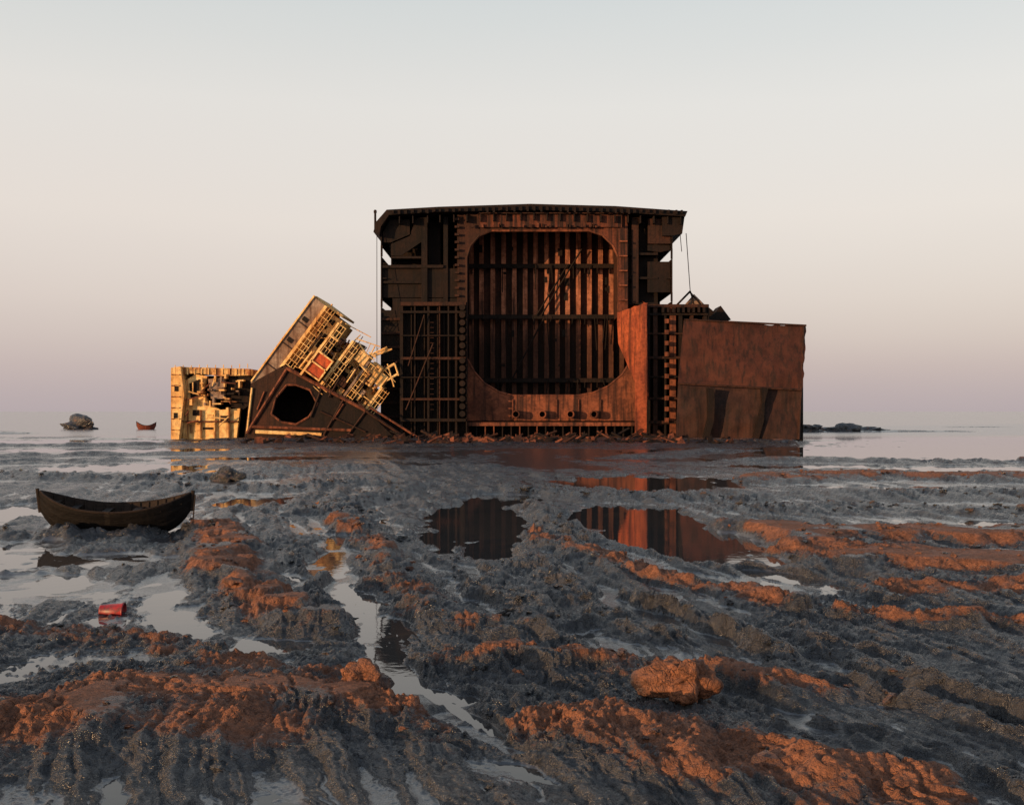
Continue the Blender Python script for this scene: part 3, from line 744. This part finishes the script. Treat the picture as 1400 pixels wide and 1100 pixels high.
# ------------------------------------------------------------------ boats
def plank_mat(name, c1, c2):
    m, nt, p = newmat(name)
    tc = N(nt, 'ShaderNodeTexCoord').outputs['Object']
    n1 = noise_node(nt, mapping(nt, tc, (.8, 6, 6)), 2.0, 8, .7)
    n2 = noise_node(nt, tc, 5, 6, .7)
    col = mix(nt, mrange(nt, n1, .42, .68), c1, c2)
    col = mix(nt, mrange(nt, n2, .5, .7, 0, .8), col, (.008, .007, .007))
    nt.links.new(col, p.inputs['Base Color']); p.inputs['Roughness'].default_value = .7
    p.inputs['Specular IOR Level'].default_value = .15
    b = N(nt, 'ShaderNodeBump'); b.inputs['Distance'].default_value = .02
    nt.links.new(math_(nt, 'ADD', n1, n2), b.inputs['Height']); nt.links.new(b.outputs[0], p.inputs['Normal'])
    return m

def boat(name, loc, L, beam, depth, mats, rot=0., roll=0.):
    m = MB(); NS = 29; NR = 14
    def sect(t, off):
        prof = max(0., 1 - abs(t) ** 2.6)
        wdt = beam / 2 * (prof ** .75) * (.92 if t < 0 else 1) + .03 - off
        top = depth * (.68 + .38 * abs(t) ** 2.2 * (1.1 if t < 0 else .9))
        bot = depth * (.0 + .62 * abs(t) ** 5.0) + off
        bot = min(bot, top - .02)
        pts = []
        for j in range(-NR, NR + 1):
            q_ = j / NR; s_ = abs(q_)
            lap = 0 if off else .014 * ((s_ * 5) % 1)
            yy = math.copysign(max(wdt, .01) * (s_ ** .62) + lap, q_) if j else 0
            zz = bot + (top - bot) * (s_ ** 2.1)
            pts.append((t * (L / 2 - off), yy, zz))
        return pts
    ts = [-1 + 2 * i / (NS - 1) for i in range(NS)]
    W = 2 * NR + 1
    for off, flip in ((0, False), (.05, True)):
        vs = []; [vs.extend(sect(t, off)) for t in ts]
        fs = []
        for i in range(NS - 1):
            for j in range(W - 1):
                o = i * W + j; f = (o, o + W, o + W + 1, o + 1); fs.append(f if not flip else f[::-1])
        m._a(vs, fs, 0 if not flip else 1)
    for i in range(NS - 1):
        a_ = sect(ts[i], .02); b_ = sect(ts[i + 1], .02)
        for j in (0, W - 1): m.cyl(a_[j], b_[j], .03, 1, 6)
    for t in (-.8, -.55, -.15, .25, .6, .85):
        s0 = sect(t, .05); y = s0[-1][1]; z = s0[-1][2] - .1
        m.box(t * L / 2 - .09, t * L / 2 + .09, -y, y, z - .03, z, 1)
    for t in [k / 8 for k in range(-7, 8)]:
        s0 = sect(t, .06)
        for j in range(W - 1): m.cyl(s0[j], s0[j + 1], .022, 1, 5)
    for t, e_ in ((-1, -1), (1, 1)):
        s0 = sect(t, 0); c_ = s0[NR]; m.cyl((c_[0], 0, c_[2] - .03), (c_[0] + .05 * e_, 0, s0[-1][2] + .07), .045, 1, 7)
    o = m.obj(name, mats); o.location = loc; o.rotation_euler = (roll, 0, rot)
    return o
W1 = plank_mat('tarred_planks', (.004, .0038, .0042), (.009, .0075, .0075))
W2 = plank_mat('bleached_wood', (.026, .018, .015), (.011, .009, .008))
boat('wooden_boat', (-9.72, 27, -.06), 3.6, 1.3, 1.02, [W1, W2], rot=.10, roll=.10)
st = MB(); st.cyl((-7.85, 26.9, 0), (-7.78, 26.95, .95), .018, 0, 6); st.obj('mooring_stick', [W2])
W3 = plank_mat('red_boat_paint', (.16, .04, .025), (.06, .025, .02))
boat('wooden_boat.001', (-60, 180, -.35), 3.0, 1.6, 1.5, [W3, W2], rot=.2)

rk = MB(); z0 = zat(1.72, 11.2)
lump(rk, (1.74, 11.2, z0 + .19), .25, 2.2, 5, (1.15, 1, 1.0), ((-1, 0, .2), .8), .4)
rk.obj('boulder', [CLOD], smooth=True)
rk = MB(); z0 = zat(-1.5, 11.1); lump(rk, (-1.5, 11.1, z0 + .06), .2, 5.5, 5, (1.1, 1, .9), ((-.6, 0, .9), .3), .5)
rk.obj('boulder.001', [CLOD], smooth=True)
DROCK = mud_material('dark_rock', 'wet')
rk = MB(); lump(rk, (-71, 180, .1), 2.1, 31.5, 4, (1.3, .8, .6), ((.12, 0, 1), .9), .5); rk.obj('sea_rock', [DROCK])
rk = MB()
lump(rk, (48.5, 160, .1), 2.3, 3.5, 4, (1.3, .6, .42), None, .5); lump(rk, (52.5, 161, .1), 1.6, 3.9, 3, (1.4, .6, .35), None, .5)
lump(rk, (43, 158, .2), 1.6, 6.5, 3, (1.2, .6, .5), None, .5)
rk.obj('sea_rock.001', [DROCK])
rk = MB(); lump(rk, (-12.2, 47, .25), .45, 8.5, 4, (1.3, .8, .7), None, .5); rk.obj('boulder.002', [DROCK], smooth=True)

cl = MB(); pts = []
for pl, w_, hh, dr in RIDGES:
    if pl[0][1] > 52: continue
    for (ax, ay), (bx, by) in zip(pl[:-1], pl[1:]):
        n_ = int(math.hypot(bx - ax, by - ay) * 7 * (.3 + w_))
        for i in range(min(n_, 60)):
            t = rnd.random(); pts.append((ax + t * (bx - ax) + rnd.gauss(0, w_ * .7), ay + t * (by - ay) + rnd.gauss(0, w_ * .7), dr > .5))
for i in range(260):
    y = rnd.uniform(8.5, 30); pts.append((rnd.uniform(-.5, .5) * y, y, False))
pa = np.array([p_[:2] for p_ in pts]); hz, _d, _f = terrain(pa[:, 0], pa[:, 1])
for (x, y, dr), z in zip(pts, hz):
    if z < .05: continue
    r_ = min(.10, rnd.lognormvariate(-3.8, .5)) * (1 if y < 20 else 1.5)
    lump(cl, (x, y, z + r_ * .05), r_, rnd.uniform(0, 90), 2, (rnd.uniform(.8, 1.7), rnd.uniform(.7, 1.3), rnd.uniform(.5, .8)), None, .75, 0 if dr else 1)
cl.obj('mud_clods', [CLOD, DROCK])

# ------------------------------------------------------------------ red bucket
bk = MB(); n = 28; prof = [(0, .115), (.02, .12), (.36, .155), (.36, .17), (.385, .17), (.385, .15), (.03, .11), (.03, 0.001)]
vs = [(xx, rr * math.cos(2 * math.pi * i / n), rr * math.sin(2 * math.pi * i / n)) for xx, rr in prof for i in range(n)]
fs = [(k_ * n + i, k_ * n + (i + 1) % n, (k_ + 1) * n + (i + 1) % n, (k_ + 1) * n + i) for k_ in range(len(prof) - 1) for i in range(n)]
fs.append(tuple(range(n))[::-1])
bk._a(vs, fs, 0)
m, nt, p = newmat('red_plastic'); tc = N(nt, 'ShaderNodeTexCoord').outputs['Object']
nt.links.new(mix(nt, mrange(nt, noise_node(nt, tc, 9, 6, .7), .45, .68), (.24, .008, .012), (.05, .02, .02)), p.inputs['Base Color']); p.inputs['Roughness'].default_value = .45
o = bk.obj('red_bucket', [m], smooth=True); o.location = (-6.08, 16.2, max(0, zat(-5.9, 16.2)) + .02); o.rotation_euler = (0, .03, .08); o.scale = (.9, .8, .8)

# ------------------------------------------------------------------ world
EL, AZ = math.radians(5.5), math.radians(231)   # low evening sun behind the camera, to the left
wd = bpy.data.worlds.new('World'); scene.world = wd; wd.use_nodes = True
nt = wd.node_tree; nt.nodes.clear()
out = N(nt, 'ShaderNodeOutputWorld')
sky = N(nt, 'ShaderNodeTexSky', sky_type='NISHITA'); sky.sun_disc = False; sky.sun_elevation = EL; sky.sun_rotation = AZ
sky.dust_density = 3
bg1 = N(nt, 'ShaderNodeBackground'); bg1.inputs[1].default_value = .05; nt.links.new(sky.outputs[0], bg1.inputs[0])
tc = N(nt, 'ShaderNodeTexCoord'); sp = N(nt, 'ShaderNodeSeparateXYZ'); nt.links.new(tc.outputs['Generated'], sp.inputs[0])
hz_ = noise_node(nt, mapping(nt, tc.outputs['Generated'], (1.5, 1.5, 6)), 1.4, 3, .5)
ramp = N(nt, 'ShaderNodeValToRGB'); nt.links.new(math_(nt, 'ADD', sp.outputs[2], math_(nt, 'MULTIPLY', math_(nt, 'SUBTRACT', hz_, .5), .03)), ramp.inputs[0])
stops = [(0, (.54, .46, .475)), (.04, (.61, .51, .51)), (.10, (.75, .64, .605)), (.17, (.85, .75, .69)), (.265, (.84, .79, .74)), (.35, (.72, .73, .71)), (.6, (.36, .42, .50)), (1, (.20, .28, .40))]
cr = ramp.color_ramp
while len(cr.elements) < len(stops): cr.elements.new(.5)
for el, (p_, c_) in zip(cr.elements, stops): el.position = p_; el.color = (*c_, 1)
bg2 = N(nt, 'ShaderNodeBackground'); bg2.inputs[1].default_value = .85; nt.links.new(ramp.outputs[0], bg2.inputs[0])
ad = N(nt, 'ShaderNodeAddShader'); nt.links.new(bg1.outputs[0], ad.inputs[0]); nt.links.new(bg2.outputs[0], ad.inputs[1]); nt.links.new(ad.outputs[0], out.inputs[0])

sun = bpy.data.lights.new('sun', 'SUN'); sun.energy = 5.0; sun.angle = math.radians(.5); sun.color = (1, .58, .28)
so = bpy.data.objects.new('sun', sun); scene.collection.objects.link(so)
dirv = Vector((math.sin(AZ) * math.cos(EL), math.cos(AZ) * math.cos(EL), math.sin(EL)))
so.rotation_euler = (-dirv).to_track_quat('-Z', 'Y').to_euler(); so.location = dirv * 50

cam = bpy.data.cameras.new('camera'); cam.lens = 1500 / 1400 * 36; cam.sensor_width = 36; cam.shift_y = 12 / 1400
cam.clip_end = 20000; cam.clip_start = .1
co = bpy.data.objects.new('camera', cam); scene.collection.objects.link(co)
co.location = (0, 0, 3); co.rotation_euler = (math.radians(90), 0, 0)
scene.camera = co
